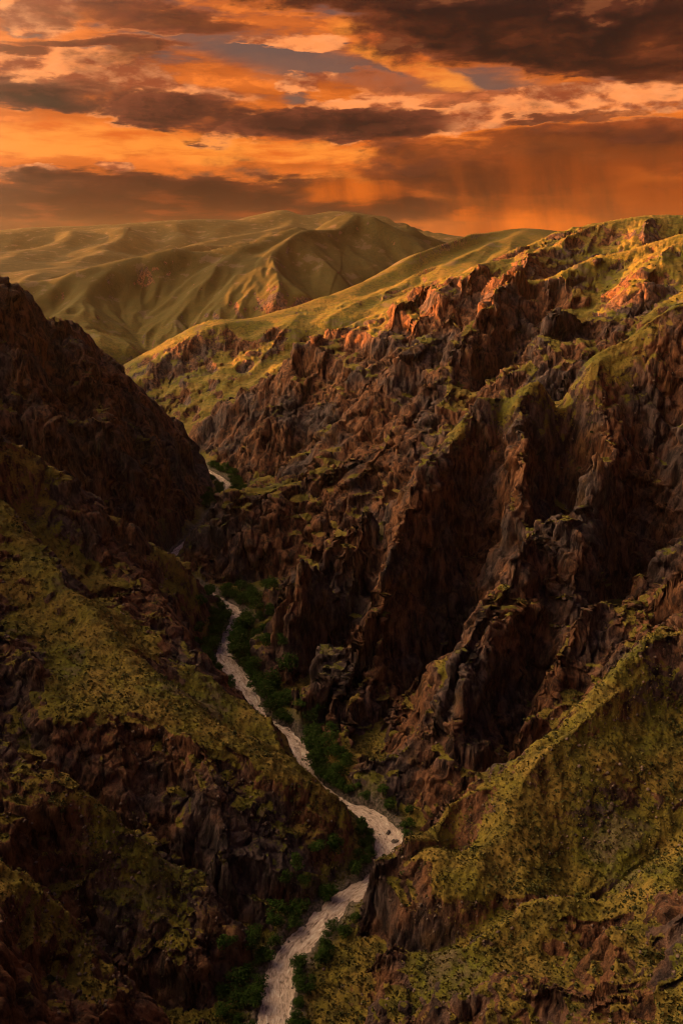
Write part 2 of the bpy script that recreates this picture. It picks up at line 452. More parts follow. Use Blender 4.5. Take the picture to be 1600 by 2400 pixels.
# the big olive hill
line([(-60, 655, 2290), (40, 648, 2300), (130, 640, 2300), (200, 612, 2320), (290, 590, 2350), (350, 578, 2370), (400, 563, 2400), (460, 576, 2410), (540, 555, 2450), (600, 540, 2490), (680, 514, 2550),
      (720, 528, 2580), (760, 505, 2640), (800, 489, 2700), (860, 496, 2720), (900, 522, 2720), (940, 506, 2780), (1000, 540, 2800), (1040, 553, 2820)], back=(330, 130))
pts((400, 700, 2120), (250, 760, 1950), (300, 812, 1820), (150, 700, 2080), (550, 640, 2150), (700, 600, 2300), (850, 570, 2400), (100, 680, 2150), (500, 690, 2080), (200, 730, 2000),
    (700, 655, 2080), (900, 560, 2500), (330, 650, 2200), (640, 575, 2330), (200, 790, 1800))
# the farthest range
line([(-120, 540, 4800), (0, 530, 4900), (80, 519, 5000), (150, 520, 5000), (260, 515, 5050), (400, 504, 5200), (480, 502, 5200), (540, 510, 5200), (600, 496, 5300), (660, 480, 5400), (690, 495, 5400),
      (760, 483, 5450), (830, 496, 5450), (900, 530, 5500), (1000, 556, 5600)], back=(900, 160))
pts((100, 600, 3900), (0, 600, 3800), (250, 570, 4200), (400, 545, 4400), (0, 632, 3300), (130, 632, 3200), (550, 535, 4600))
line([(80, 519, 5000), (140, 555, 4600), (100, 600, 4050)])
line([(480, 502, 5200), (430, 540, 4700), (330, 585, 4100)])
line([(260, 515, 5050), (240, 560, 4500), (180, 610, 3800)])

# left wall
line([(-40, 600, 765), (0, 632, 780), (60, 680, 800), (140, 722, 830), (200, 772, 860), (270, 832, 900), (330, 882, 930), (380, 940, 960), (410, 965, 980), (440, 1000, 1000), (470, 1060, 1010), (490, 1092, 1020)], back=(100, 55))
line([(60, 682, 800), (90, 820, 728), (120, 950, 684)])
line([(100, 735, 830), (150, 890, 778), (190, 1010, 738)])
line([(140, 722, 830), (200, 850, 768), (260, 980, 730), (330, 1100, 715), (380, 1170, 712)])
line([(200, 772, 876), (260, 880, 850), (310, 1000, 816), (370, 1110, 780)])
line([(270, 832, 900), (320, 940, 842), (370, 1050, 800), (415, 1130, 782)])
line([(330, 882, 945), (370, 980, 912), (410, 1060, 880)])
pts((0, 1000, 650), (0, 820, 715), (100, 1010, 680), (200, 1110, 690))
line([(-30, 1040, 535), (0, 1050, 540), (80, 1035, 560), (130, 1060, 565), (190, 1110, 570), (240, 1170, 575), (340, 1240, 590), (400, 1270, 600), (440, 1300, 606), (480, 1340, 618), (500, 1372, 630)], back=(55, 32))
line([(688, 1754, 406), (650, 1670, 420), (575, 1605, 440), (510, 1545, 450), (450, 1480, 468), (400, 1400, 498), (330, 1300, 548)], back=(22, 14))
pts((600, 1690, 405), (500, 1610, 420), (420, 1510, 446), (340, 1410, 478))
line([(848, 1950, 349), (800, 1886, 352), (760, 1836, 354), (700, 1794, 357), (640, 1756, 362), (520, 1678, 378), (400, 1570, 404), (300, 1480, 428), (200, 1370, 458), (100, 1250, 492), (30, 1150, 520)], back=(20, 11))
line([(418, 1270, 714), (432, 1238, 724), (462, 1188, 738), (498, 1138, 758), (560, 1128, 785), (640, 1100, 810)], back=(45, 30))
pts((500, 1800, 346), (300, 1700, 358), (640, 1950, 328), (740, 1960, 333), (400, 1900, 334), (150, 1500, 410), (0, 1400, 430), (0, 1250, 475), (200, 1620, 378), (100, 1650, 352), (560, 1990, 322))
line([(0, 1680, 325), (60, 1730, 320), (170, 1800, 311), (300, 1900, 309), (420, 2000, 304), (560, 2130, 291)], back=(24, 24))
pts((100, 1880, 292), (300, 2050, 283), (450, 2150, 275))
line([(0, 1960, 240), (60, 2010, 240), (120, 2080, 240), (190, 2140, 240), (230, 2150, 236), (290, 2220, 232), (350, 2300, 229), (390, 2350, 227)], back=(28, 34))
pts((0, 2350, 178), (200, 2350, 200), (0, 2150, 205), (100, 2200, 212), (520, 2350, 243))
wpts((-260, 520, 190), (-350, 450, 235), (-380, 780, 270), (-500, 700, 290), (-700, 900, 320), (-600, 400, 290), (-400, 220, 250), (-230, 320, 150), (-170, 250, 105), (-300, 0, 290),
     (-520, 1050, 290), (-900, 1250, 290), (-1300, 700, 320), (-1500, 1500, 220), (-2200, 2400, 170), (-1500, 2500, 110), (-900, 1550, 130), (-2500, 500, 320))

# under and behind the camera, and the country beyond
for _a in range(-180, 180, 20):
    for _r, _z in ((6.0, 270.0), (14.0, 258.0)):
        wpts((_r * math.sin(R(_a)), _r * math.cos(R(_a)), _z if abs(_a) < 100 else 271.0))
wpts((0, 60, 185), (0, 120, 80), (-60, 200, 34), (40, 200, 24), (90, 190, 40), (-90, 150, 90), (110, 120, 110), (-60, 60, 190), (70, 60, 190), (0, -60, 280), (-200, -300, 340), (200, -300, 330),
     (250, 0, 290), (500, 100, 340), (0, -1500, 420), (1500, -500, 400), (-1500, -800, 450), (2500, 2500, 300), (2000, 800, 380), (1000, 400, 350),
     (4000, 1500, 300), (4500, 4500, 200), (0, -6000, 300), (-6000, 0, 350), (6000, 0, 300), (-5000, 4000, 200), (2500, 6000, 180), (3500, 8000, 150), (-6000, 8000, 250), (0, 14000, 150), (7000, 12000, 120), (-7000, 14000, 200),
     (0, 40000, 0), (20000, 30000, 0), (-20000, 30000, 0), (40000, 0, 0), (-40000, 0, 0), (0, -40000, 0))

C = np.array(ctrl, float)

# ------------------------------------------------------------------ base height on a coarse log-polar grid
RB0, RB1 = 6.0, 45000.0
NA_C, NR_C = 420, 620
_th = np.linspace(-1, 1, NA_C)
TH_C = math.pi * (0.2 * _th + 0.8 * _th ** 3 * np.abs(_th) ** 0.0)      # denser ahead of the camera
LR_C = np.linspace(math.log(RB0), math.log(RB1), NR_C)

def tocoord(x, y):
    return np.arctan2(x, y), np.log(np.hypot(x, y))

ct, cl = tocoord(C[:, 0], C[:, 1])
cz = C[:, 2]
def kern(dt, dl):
    return np.sqrt(dt * dt + dl * dl + 0.009 ** 2)
A = kern(ct[:, None] - ct[None], cl[:, None] - cl[None])
n = len(C)
M = np.zeros((n + 3, n + 3)); M[:n, :n] = A - np.eye(n) * 0.0004
M[:n, n] = 1; M[:n, n + 1] = ct; M[:n, n + 2] = cl
M[n:, :n] = M[:n, n:].T
W = np.linalg.solve(M, np.concatenate([cz, np.zeros(3)]))
G = np.zeros((NA_C, NR_C))
for i in range(NA_C):
    k = kern(TH_C[i] - ct[:, None], LR_C[None, :] - cl[:, None])
    G[i] = W[:n] @ k + W[n] + W[n + 1] * TH_C[i] + W[n + 2] * LR_C

def blur(a, ax, s):
    r = max(1, int(s * 2.5)); w = np.exp(-0.5 * (np.arange(-r, r + 1) / s) ** 2); w /= w.sum()
    pad = [(0, 0)] * a.ndim; pad[ax] = (r, r)
    b = np.pad(a, pad, mode='edge'); out = np.zeros_like(a)
    for i, ww in enumerate(w):
        sl_ = [slice(None)] * a.ndim; sl_[ax] = slice(i, i + a.shape[ax]); out += ww * b[tuple(sl_)]
    return out

G = blur(blur(G, 0, 0.6), 1, 0.6)
GS = blur(blur(G, 0, 7.0), 1, 2.2)                          # smoother copy that gives the fall line
_rr = np.exp(LR_C)[None, :]
GX_R = np.gradient(GS, LR_C, axis=1) / _rr                  # slope outwards
GX_T = np.gradient(GS, TH_C, axis=0) / _rr                  # slope to the right

_k = np.array(crests); kt, kl = tocoord(_k[:, 0], _k[:, 1])
CM = np.zeros_like(G)
for i in range(NA_C):
    near = np.abs(kt - TH_C[i]) < 0.12
    if near.any():
        CM[i] = np.exp(-((kt[near, None] - TH_C[i]) ** 2 + (kl[near, None] - LR_C[None]) ** 2) / 0.038 ** 2).max(0)

def cidx(th, lr):
    fi = np.interp(th, TH_C, np.arange(NA_C)); fj = (lr - LR_C[0]) / (LR_C[1] - LR_C[0])
    return np.clip(fi, 0, NA_C - 1.001), np.clip(fj, 0, NR_C - 1.001)

def sample(grid, fi, fj):
    i = fi.astype(int); j = fj.astype(int); a = fi - i; b = fj - j
    return (grid[i, j] * (1 - a) * (1 - b) + grid[i + 1, j] * a * (1 - b) + grid[i, j + 1] * (1 - a) * b + grid[i + 1, j + 1] * a * b)

# ------------------------------------------------------------------ rows of the terrain mesh: finer where slopes face the open valley
NA_IN, NA_SIDE, NR = 960, 50, 1150
a_in = np.linspace(R(-28.5), R(28.5), NA_IN)
sd = np.linspace(0, 1, NA_SIDE + 1)[1:] ** 1.8
TH = np.concatenate([(-R(28.5) - sd * (math.pi - R(28.5)))[::-1], a_in, R(28.5) + sd * (math.pi - R(28.5))])
NA = len(TH)

ELEV = np.arctan2(G - CAM_H, _rr)
dE = np.diff(ELEV, axis=1)
run = np.maximum.accumulate(ELEV, axis=1)
vis = sstep(-0.05, -0.004, (ELEV - run))[:, 1:]
den = np.clip(dE, 0, None) * (0.30 + 0.70 * vis) / R(0.065) + 0.32
den[:, LR_C[1:] < math.log(90)] *= 0.25
den[:, LR_C[1:] > math.log(9000)] *= 0.3
den = blur(blur(den, 0, 6.0), 1, 5.0)
cum = np.concatenate([np.zeros((NA_C, 1)), np.cumsum(den, axis=1)], axis=1)
cum /= cum[:, -1:]
rowt = np.linspace(0, 1, NR)
LRC_rows = np.array([np.interp(rowt, cum[i], LR_C) for i in range(NA_C)])
LRC_rows = blur(LRC_rows, 0, 2.0)
fi = np.interp(TH, TH_C, np.arange(NA_C)); i0 = np.clip(fi.astype(int), 0, NA_C - 2); fa = (fi - i0)[:, None]
LR = LRC_rows[i0] * (1 - fa) + LRC_rows[i0 + 1] * fa
RR = np.exp(LR)
TT = np.repeat(TH[:, None], NR, 1)
X = RR * np.sin(TT); Y = RR * np.cos(TT)
fi, fj = cidx(TT, LR)
Zb = sample(G, fi, fj)
CRM = sample(CM, fi, fj)
gr = sample(GX_R, fi, fj); gt = sample(GX_T, fi, fj)
GXw = gr * np.sin(TT) + gt * np.cos(TT)
GYw = gr * np.cos(TT) - gt * np.sin(TT)

# ------------------------------------------------------------------ gullies that run down the fall line, from large to small
def gully(x, y, dx, dy, lam, seed):
    """stripes along (dx,dy): returns cos, sin fields"""
    cell = lam * 1.7
    p = x / cell; q = y / cell
    ix = np.floor(p).astype(np.int64); iy = np.floor(q).astype(np.int64)
    fx = (p - ix).astype(np.float32); fy = (q - iy).astype(np.float32)
    c = np.zeros_like(fx); s = np.zeros_like(fx); w = np.zeros_like(fx) + 1e-6
    nx = (-dy).astype(np.float32); ny = dx.astype(np.float32)
    for a in (-1, 0, 1):
        for b in (-1, 0, 1):
            h = _hash(ix + a, iy + b, _Z1, seed)
            vx = fx - a - (h & np.uint32(4095)).astype(np.float32) / 4095
            vy = fy - b - ((h >> np.uint32(12)) & np.uint32(4095)).astype(np.float32) / 4095
            ww = np.exp(-2.2 * (vx * vx + vy * vy)) - np.float32(0.01)
            ww = np.maximum(ww, 0)
            ph = (vx * nx + vy * ny) * np.float32(2 * math.pi * 0.85 * 1.7)
            c += ww * np.cos(ph); s += ww * np.sin(ph); w += ww
    return c / w, s / w

far = sstep(1450, 2500, Y) * 1.0
SPC = np.maximum(np.gradient(RR, axis=1), RR * np.gradient(TH)[:, None])      # local mesh spacing
def res(lam):
    return sstep(lam * 0.42, lam * 0.16, SPC)
H = Zb.copy()
gx, gy = GXw.copy(), GYw.copy()
slope0 = np.hypot(GXw, GYw)
nearv = sstep(60, 170, RR)
hb = sstep(0, 6, Zb - RIV_Z(np.clip(Y, 100, 2000)))         # calm beside the river
# turf or crag: broad patches, steeper ground is rockier
wx = noise2(X / 90, Y / 90, 60) * 22; wy = noise2(X / 90, Y / 90, 61) * 22
lump = fbm2((X + wx) / 75, (Y + wy) / 75, 4, 70)
big = fbm2(X / 260, Y / 260, 3, 80)
def soft_patch(px, py, D, rad):
    c = P(px, py, D)
    return np.exp(-(((X - c[0]) ** 2 + (Y - c[1]) ** 2) / rad ** 2))
turf = np.zeros_like(H)                                      # smooth grassy shoulders seen in the photograph
for a_ in ((560, 1720, 392, 34), (680, 1820, 372, 26), (760, 1880, 362, 22), (440, 1610, 405, 26), (250, 1500, 440, 22), (100, 1200, 520, 26), (60, 1080, 548, 24),
           (1400, 1700, 345, 30), (1300, 1780, 335, 26), (1480, 1680, 350, 26), (1200, 1900, 318, 24), (1000, 1960, 326, 22), (1300, 1900, 312, 22), (900, 1980, 335, 16), (1480, 1900, 305, 26), (1100, 2080, 292, 20),
           (1300, 870, 634, 22), (1380, 830, 643, 24), (1450, 790, 648, 24), (1235, 890, 624, 18), (1150, 945, 612, 14), (1050, 1022, 602, 12), (1520, 745, 655, 18), (1340, 890, 626, 20), (1420, 850, 634, 20), (1270, 922, 617, 15), (1420, 530, 1290, 60), (1530, 525, 1290, 60),
           (30, 2060, 232, 18), (120, 2130, 232, 16), (560, 1350, 610, 16), (420, 1330, 590, 22), (240, 1830, 308, 20), (340, 1950, 300, 18)):
    turf = np.maximum(turf, soft_patch(*a_))
craggy = sstep(-0.68, -0.04, lump * 0.9 + big * 0.5 + (slope0 - 0.70) * 0.9 - turf * 0.9)
craggy *= (1 - 0.30 * far) * hb * nearv
for lam, amp, seed in ((620, 125, 1), (280, 55, 2), (120, 18.0, 3), (60, 12.0, 4), (30, 6.5, 5), (15, 2.6, 6), (7.5, 1.1, 7)):
    fade = sstep(lam * 150, lam * 60, RR) * res(lam)                    # leave out what would be finer than the mesh
    keep = far if lam > 300 else (0.20 + 0.80 * far if lam > 200 else 1.0)
    if lam > 50: keep = keep * (1 - 0.85 * CRM)
    if lam < 100: keep = keep * (0.30 + 0.70 * craggy)
    g = np.hypot(gx, gy) + 1e-6
    c, s = gully(X + noise2(X / lam * 0.7, Y / lam * 0.7, 50 + seed) * lam * 0.25, Y, gx / g, gy / g, lam, seed)
    a = amp * (1 - (0.2 * far if lam < 100 else 0)) * sstep(0.0, 0.40 - 0.15 * far, slope0) * fade * keep * nearv * hb
    cs = 1 - 1.5 * np.sqrt(np.clip((1 - c) * 0.5, 0, 1) + 0.004)     # sharp crests, rounded gullies
    H = H + a * (cs - 0.10)
    k = 2 * math.pi * 0.85 / lam
    # steer the next, finer gullies into the ones just cut
    st_ = 0.8 * (1 - 0.75 * far)
    gx, gy = gx + (-s * a * k) * (-(gy / g)) * st_, gy + (-s * a * k) * (gx / g) * st_

# ------------------------------------------------------------------ rock bands: tilted beds that weather to cliffs and grassy ledges
for lam, st, seed in ((38.0, 0.50, 90), (15.0, 0.55, 91), (6.0, 0.5, 92)):
    bed = H + 0.34 * X - 0.14 * Y + fbm2(X / 110, Y / 110, 4, seed) * 34
    t = bed / lam; f = t - np.floor(t)
    gate = sstep(-0.25, 0.2, noise2(X / (lam * 3), Y / (lam * 3), seed + 5))
    terr = sstep(0.30, 0.72, f) - f                          # flat tread, steep riser
    H = H + terr * lam * st * gate * craggy * (1 - 0.7 * far) * sstep(lam * 130, lam * 60, RR) * res(lam * 0.6)

# ------------------------------------------------------------------ the river cuts its bed
near_r = (Zb < RIV_Z(np.clip(Y, 0, 3000)) + 70) & (Y > 60) & (Y < 1800) & (RR < 2000)
idx = np.where(near_r.ravel())[0]
px_, py_ = X.ravel()[idx], Y.ravel()[idx]
best = np.full(len(idx), 1e9); bw = np.zeros(len(idx)); bz = np.zeros(len(idx))
for i in range(len(RIV) - 1):
    a, b = RIV[i], RIV[i + 1]
    m = np.where(np.abs(py_ - a[1]) < 90)[0]
    if len(m) == 0: continue
    ax, ay = a[0], a[1]; ex, ey = b[0] - ax, b[1] - ay
    t = np.clip(((px_[m] - ax) * ex + (py_[m] - ay) * ey) / (ex * ex + ey * ey + 1e-9), 0, 1)
    d = np.hypot(px_[m] - ax - t * ex, py_[m] - ay - t * ey)
    up = d < best[m]
    mm = m[up]; best[mm] = d[up]; tt = t[up]
    bw[mm] = a[3] + (b[3] - a[3]) * tt; bz[mm] = a[2] + (b[2] - a[2]) * tt
RD = np.full(X.size, 1e9); RW = np.zeros(X.size); RZ = np.zeros(X.size)
RD[idx] = best; RW[idx] = bw; RZ[idx] = bz
RD = RD.reshape(X.shape); RW = RW.reshape(X.shape); RZ = RZ.reshape(X.shape)
edge = RD - RW + noise2(X / 7, Y / 7, 33) * 1.6 + noise2(X / 2.6, Y / 2.6, 34) * 0.8
inr = sstep(1.5, -2.0, edge)
bank = sstep(7, 1.0, edge)
floor_z = RZ + 0.7 + np.clip(edge, 0, 30) * 0.20 + fbm2(X / 6, Y / 6, 3, 35) * 0.8
H = np.where(RD < 60, H * (1 - bank) + np.minimum(np.maximum(H, floor_z), floor_z + 3) * bank, H)
H = np.where(RD < 60, np.maximum(H, RZ + 0.5), H)
H = H * (1 - inr) + (RZ - 1.3) * inr

# ------------------------------------------------------------------ crags: columns, cracks and blocks pushed out of the face
def normals(x, y, z):
    ax = np.gradient(np.stack([x, y, z], -1), axis=0); ar = np.gradient(np.stack([x, y, z], -1), axis=1)
    nn = np.cross(ax, ar); nn /= np.linalg.norm(nn, axis=-1, keepdims=True) + 1e-12
    nn *= np.sign(nn[..., 2:3] + 1e-9)
    return nn

N = normals(X, Y, H)
steep = 1 - N[..., 2]
rockn = fbm2(X / 22, Y / 22, 4, 100) * 0.24 + fbm2(X / 6, Y / 6, 2, 101) * 0.12
rock = sstep(0.05, 0.27, steep + rockn + (craggy - 0.5) * 0.20 - 0.19 * far - 0.10 * turf)
rock *= sstep(2, 14, np.where(RD < 1e8, edge, 1e3)) * (1 - 0.8 * turf)
land = (RR > 60) & (RR < 6500)
bx, by, bz3 = X, Y, H
disp = np.zeros_like(H)
for lam, amp, vs, seed in ((44, 5.0, 0.35, 110), (19, 2.0, 0.30, 111), (8.5, 1.0, 0.30, 112), (3.6, 0.7, 0.45, 113), (1.7, 0.4, 0.7, 114)):
    f = sstep(lam * 170, lam * 80, RR) * res(lam) * (1 - far)
    m = np.where(((rock * f) > 0.01) & land)
    nz = noise3(bx[m] / lam, by[m] / lam, bz3[m] / lam * vs, seed)
    nz = 0.50 - np.sqrt(np.abs(nz) + 0.01) * 1.25            # sharp outward ribs
    disp[m] += nz * amp * (rock * f * np.clip(RR / 650, 0.35 if lam > 10 else 0.6, 1.1))[m]
for lam, amp, seed in ((21.0, 6.5, 119), (9.0, 3.4, 120), (4.0, 1.6, 121)):    # jointed blocks
    lim = lam * 220
    m = np.where((rock > 0.05) & (RR < lim) & (RR > 60))
    wv = 0.35 * lam * noise3(bx[m] / lam, by[m] / lam, bz3[m] / lam, seed + 40)
    d1, d2, cid, tilt = worley3((bx[m] + wv) / lam, (by[m] - wv) / lam, bz3[m] / (lam * 2.3), seed)
    disp[m] += ((cid - 0.5) * amp + tilt * amp * 0.9 - amp * 0.6 * sstep(0.16, 0.0, d2 - d1)) * (rock * res(lam) * (1 - far) * np.clip(RR / 800, 0.30 if lam > 15 else 0.42, 1.0))[m] * sstep(lim, lim * 0.5, RR[m])
# turf: hummocks and terracettes
m = np.where((RR < 1600) & (RR > 60))
disp[m] += ((noise2(bx[m] / 5, by[m] / 5, 130) * 0.8 + noise2(bx[m] / 2.1, by[m] / 2.1, 131) * 0.5) * (1 - rock[m])) * sstep(2, 10, np.where(RD[m] < 1e8, edge[m], 1e3))

ND = N.copy(); ND[..., 2] *= 0.45; ND /= np.linalg.norm(ND, axis=-1, keepdims=True) + 1e-9
VX = X + ND[..., 0] * disp; VY = Y + ND[..., 1] * disp; VZ = H + ND[..., 2] * disp

# ------------------------------------------------------------------ material helpers
def newmat(name):
    m = bpy.data.materials.new(name); m.use_nodes = True
    m.node_tree.nodes.clear()
    return m, m.node_tree.nodes, m.node_tree.links

# ------------------------------------------------------------------ terrain material
def terrain_material():
    m, n_, l_ = newmat('canyon_ground'); t = NT(m.node_tree)
    geo = t.node('ShaderNodeNewGeometry'); pos = geo.outputs['Position']
    sep = t.node('ShaderNodeSeparateXYZ'); t.inp(sep.inputs[0], geo.outputs['Normal'])
    rk = t.attr('rock').outputs['Fac']; fl = t.attr('floor').outputs['Fac']; fr = t.attr('far').outputs['Fac']
    n1 = t.noise(pos, 0.16, 8, 0.68); n2 = t.noise(pos, 0.02, 5, 0.6); n3 = t.noise(pos, 0.75, 5, 0.7); n4 = t.noise(pos, 0.05, 4, 0.6)
    # rock: red brown to violet brown, streaked and cracked down the face
    mp = t.node('ShaderNodeMapping'); t.inp(mp.inputs['Vector'], pos); mp.inputs['Scale'].default_value = (1, 1, 0.25)
    st = t.noise(mp.outputs[0], 0.22, 8, 0.72)
    rockc = t.mix(t.ramp(st, 0.36, 0.66), (0.032, 0.016, 0.014), (0.290, 0.126, 0.064))
    rockc = t.mix(t.ramp(n2, 0.42, 0.62), rockc, t.mix(t.ramp(st, 0.38, 0.66), (0.032, 0.023, 0.026), (0.150, 0.100, 0.094)))
    rockc = t.mix(t.ramp(n4, 0.56, 0.70, 0, 0.6), rockc, t.mix(t.ramp(st, 0.4, 0.62), (0.07, 0.036, 0.016), (0.25, 0.13, 0.05)))     # ochre stain
    # turf: olive, straw and green, broken by bare soil and stones
    g1 = t.mix(t.ramp(n4, 0.36, 0.64), (0.168, 0.136, 0.019), (0.250, 0.160, 0.036))
    g1 = t.mix(t.ramp(n2, 0.48, 0.62), g1, (0.118, 0.118, 0.014))
    g1 = t.mix(t.mul(fr, 0.92), g1, t.mix(t.ramp(n2, 0.40, 0.62), (0.034, 0.030, 0.008), (0.078, 0.054, 0.014)))
    g1 = t.mix(t.ramp(n1, 0.44, 0.66, 0, 0.85), g1, (0.075, 0.060, 0.016))
    g1 = t.mix(t.ramp(n3, 0.50, 0.68, 0, 0.9), g1, (0.055, 0.042, 0.020))
    s_up = sep.outputs[2]
    mixn = t.mul(t.add(t.mul(t.sub(n1, 0.5), 1.5), t.mul(t.sub(n3, 0.5), 0.9)), t.ramp(fr, 0, 1, 1.0, 0.4))
    isrock = t.ramp(t.sub(t.add(rk, mixn), t.mul(s_up, 0.95)), -0.24, 0.02)
    scree = t.mix(n3, (0.10, 0.062, 0.052), (0.24, 0.155, 0.120))
    c = t.mix(isrock, g1, rockc)
    c = t.mix(t.mul(t.ramp(n2, 0.58, 0.64), t.ramp(rk, 0.6, 0.2, 0, 0.5)), c, scree)
    c = t.mix(fl, c, t.mix(t.ramp(n3, 0.4, 0.6), (0.05, 0.045, 0.03), (0.20, 0.15, 0.125)))
    bs = t.node('ShaderNodeBsdfPrincipled'); t.inp(bs.inputs['Base Color'], c); bs.inputs['Roughness'].default_value = 0.9
    bs.inputs['Specular IOR Level'].default_value = 0.15
    bh = t.add(t.mul(st, 3.2), t.mul(n3, 1.1))
    bp = t.node('ShaderNodeBump'); t.inp(bp.inputs['Height'], bh); bp.inputs['Distance'].default_value = 1.0
    t.inp(bp.inputs['Strength'], t.ramp(isrock, 0, 1, 0.55, 1.0))
    t.inp(bs.inputs['Normal'], bp.outputs[0])
    o = t.node('ShaderNodeOutputMaterial'); t.inp(o.inputs[0], bs.outputs[0])
    return m
MAT_GROUND = terrain_material()

# ------------------------------------------------------------------ terrain objects
def mesh_from(name, verts, faces, smooth=True):
    me = bpy.data.meshes.new(name)
    me.vertices.add(len(verts)); me.vertices.foreach_set('co', np.asarray(verts, np.float32).ravel())
    k = faces.shape[1]
    me.loops.add(faces.size); me.loops.foreach_set('vertex_index', faces.astype(np.int32).ravel())
    me.polygons.add(len(faces)); me.polygons.foreach_set('loop_start', np.arange(0, faces.size, k, dtype=np.int32))
    if smooth: me.polygons.foreach_set('use_smooth', np.ones(len(faces), bool))
    me.update(calc_edges=True)
    return me

def link(name, me, mat=None, parent=None, **props):
    o = bpy.data.objects.new(name, me); col.objects.link(o)
    if mat and me is not None and not me.materials: me.materials.append(mat)
    if parent: o.parent = parent
    for k, v in props.items(): o[k] = v
    return o

VV = np.stack([VX, VY, VZ], -1).reshape(-1, 3)
ii, jj = np.meshgrid(np.arange(NA - 1), np.arange(NR - 1), indexing='ij')
q = np.stack([ii * NR + jj, (ii + 1) * NR + jj, (ii + 1) * NR + jj + 1, ii * NR + jj + 1], -1).reshape(-1, 4)
fc_x = X.ravel()[q[:, 0]]; fc_y = Y.ravel()[q[:, 0]]; fc_r = RR.ravel()[q[:, 0]]
rivx = np.interp(fc_y, RIV[:, 1], RIV[:, 0])
farf = fc_r > 1420
sides = {'far_hills': farf, 'canyon_slope_left': ~farf & (fc_x < rivx), 'canyon_slope_right': ~farf & (fc_x >= rivx)}
flo = (sstep(9, 1, edge) * (RD < 60)).ravel()
LAB = {'far_hills': 'hazy olive hills and far ranges behind the canyon', 'canyon_slope_left': 'grassy and rocky wall of the canyon on the shadowed side',
       'canyon_slope_right': 'craggy reddish wall of the canyon with grassy spurs'}
for nm, msk in sides.items():
    fq = q[msk]
    used = np.unique(fq); remap = np.full(len(VV), -1, np.int64); remap[used] = np.arange(len(used))
    me = mesh_from(nm, VV[used], remap[fq])
    for an, arr in (('rock', rock.ravel()), ('floor', flo), ('far', far.ravel())):
        at = me.attributes.new(an, 'FLOAT', 'POINT'); at.data.foreach_set('value', arr[used].astype(np.float32))
    link(nm, me, MAT_GROUND, kind='structure', label=LAB[nm])

# ------------------------------------------------------------------ the river
def river():
    m, n_, l_ = newmat('muddy_river_water'); t = NT(m.node_tree)
    geo = t.node('ShaderNodeNewGeometry'); pos = geo.outputs['Position']
    fv = t.attr('flow').outputs['Vector']
    n1 = t.noise(fv, 0.30, 5, 0.6, 0.9); n2 = t.noise(fv, 0.95, 5, 0.65, 0.6)
    mixw = t.add(t.mul(n1, 0.6), t.mul(n2, 0.6))
    foam = t.ramp(mixw, 0.60, 0.78)
    c = t.mix(t.ramp(mixw, 0.42, 0.62), (0.15, 0.10, 0.08), (0.66, 0.49, 0.40))
    c = t.mix(foam, c, (0.85, 0.74, 0.65))
    bs = t.node('ShaderNodeBsdfPrincipled'); t.inp(bs.inputs['Base Color'], c); t.inp(bs.inputs['Roughness'], t.ramp(foam, 0, 1, 0.15, 0.6))
    bs.inputs['IOR'].default_value = 1.33
    bp = t.node('ShaderNodeBump'); t.inp(bp.inputs['Height'], t.add(n1, t.mul(n2, 0.4))); bp.inputs['Distance'].default_value = 1.2; bp.inputs['Strength'].default_value = 1.0
    t.inp(bs.inputs['Normal'], bp.outputs[0])
    o = t.node('ShaderNodeOutputMaterial'); t.inp(o.inputs[0], bs.outputs[0])
    S = spline(riv, 1.0); S = S[(S[:, 1] > 150) & (S[:, 1] < 1700)]
    tg = np.gradient(S[:, :2], axis=0); tg = np.stack([blur(tg[:, 0], 0, 4), blur(tg[:, 1], 0, 4)], 1); tg /= np.linalg.norm(tg, axis=1, keepdims=True)
    nr = np.stack([-tg[:, 1], tg[:, 0]], 1)
    K_ = 21; off = np.linspace(-1, 1, K_)
    w = S[:, 3] + 4.0
    xx = S[:, 0:1] + nr[:, 0:1] * w[:, None] * off; yy = S[:, 1:2] + nr[:, 1:2] * w[:, None] * off
    zz = np.repeat(S[:, 2:3], K_, 1) - 0.15 + noise2(xx / 3.0, yy / 3.0, 200) * 0.30 + noise2(xx / 1.3, yy / 1.3, 201) * 0.2
    v = np.stack([xx, yy, zz], -1).reshape(-1, 3)
    a, b = np.meshgrid(np.arange(len(S) - 1), np.arange(K_ - 1), indexing='ij')
    f = np.stack([a * K_ + b, a * K_ + b + 1, (a + 1) * K_ + b + 1, (a + 1) * K_ + b], -1).reshape(-1, 4)[:, ::-1]
    sd_ = np.concatenate([[0], np.cumsum(np.linalg.norm(np.diff(S[:, :2], axis=0), axis=1))])
    flow = np.stack([np.repeat(sd_[:, None] * 0.45, K_, 1), w[:, None] * off * 1.3, np.zeros_like(xx)], -1).reshape(-1, 3)
    me = mesh_from('river', v, f)
    at = me.attributes.new('flow', 'FLOAT_VECTOR', 'POINT'); at.data.foreach_set('vector', flow.astype(np.float32).ravel())
    link('river', me, m, kind='structure', label='pale muddy river with rapids winding through the canyon')
river()

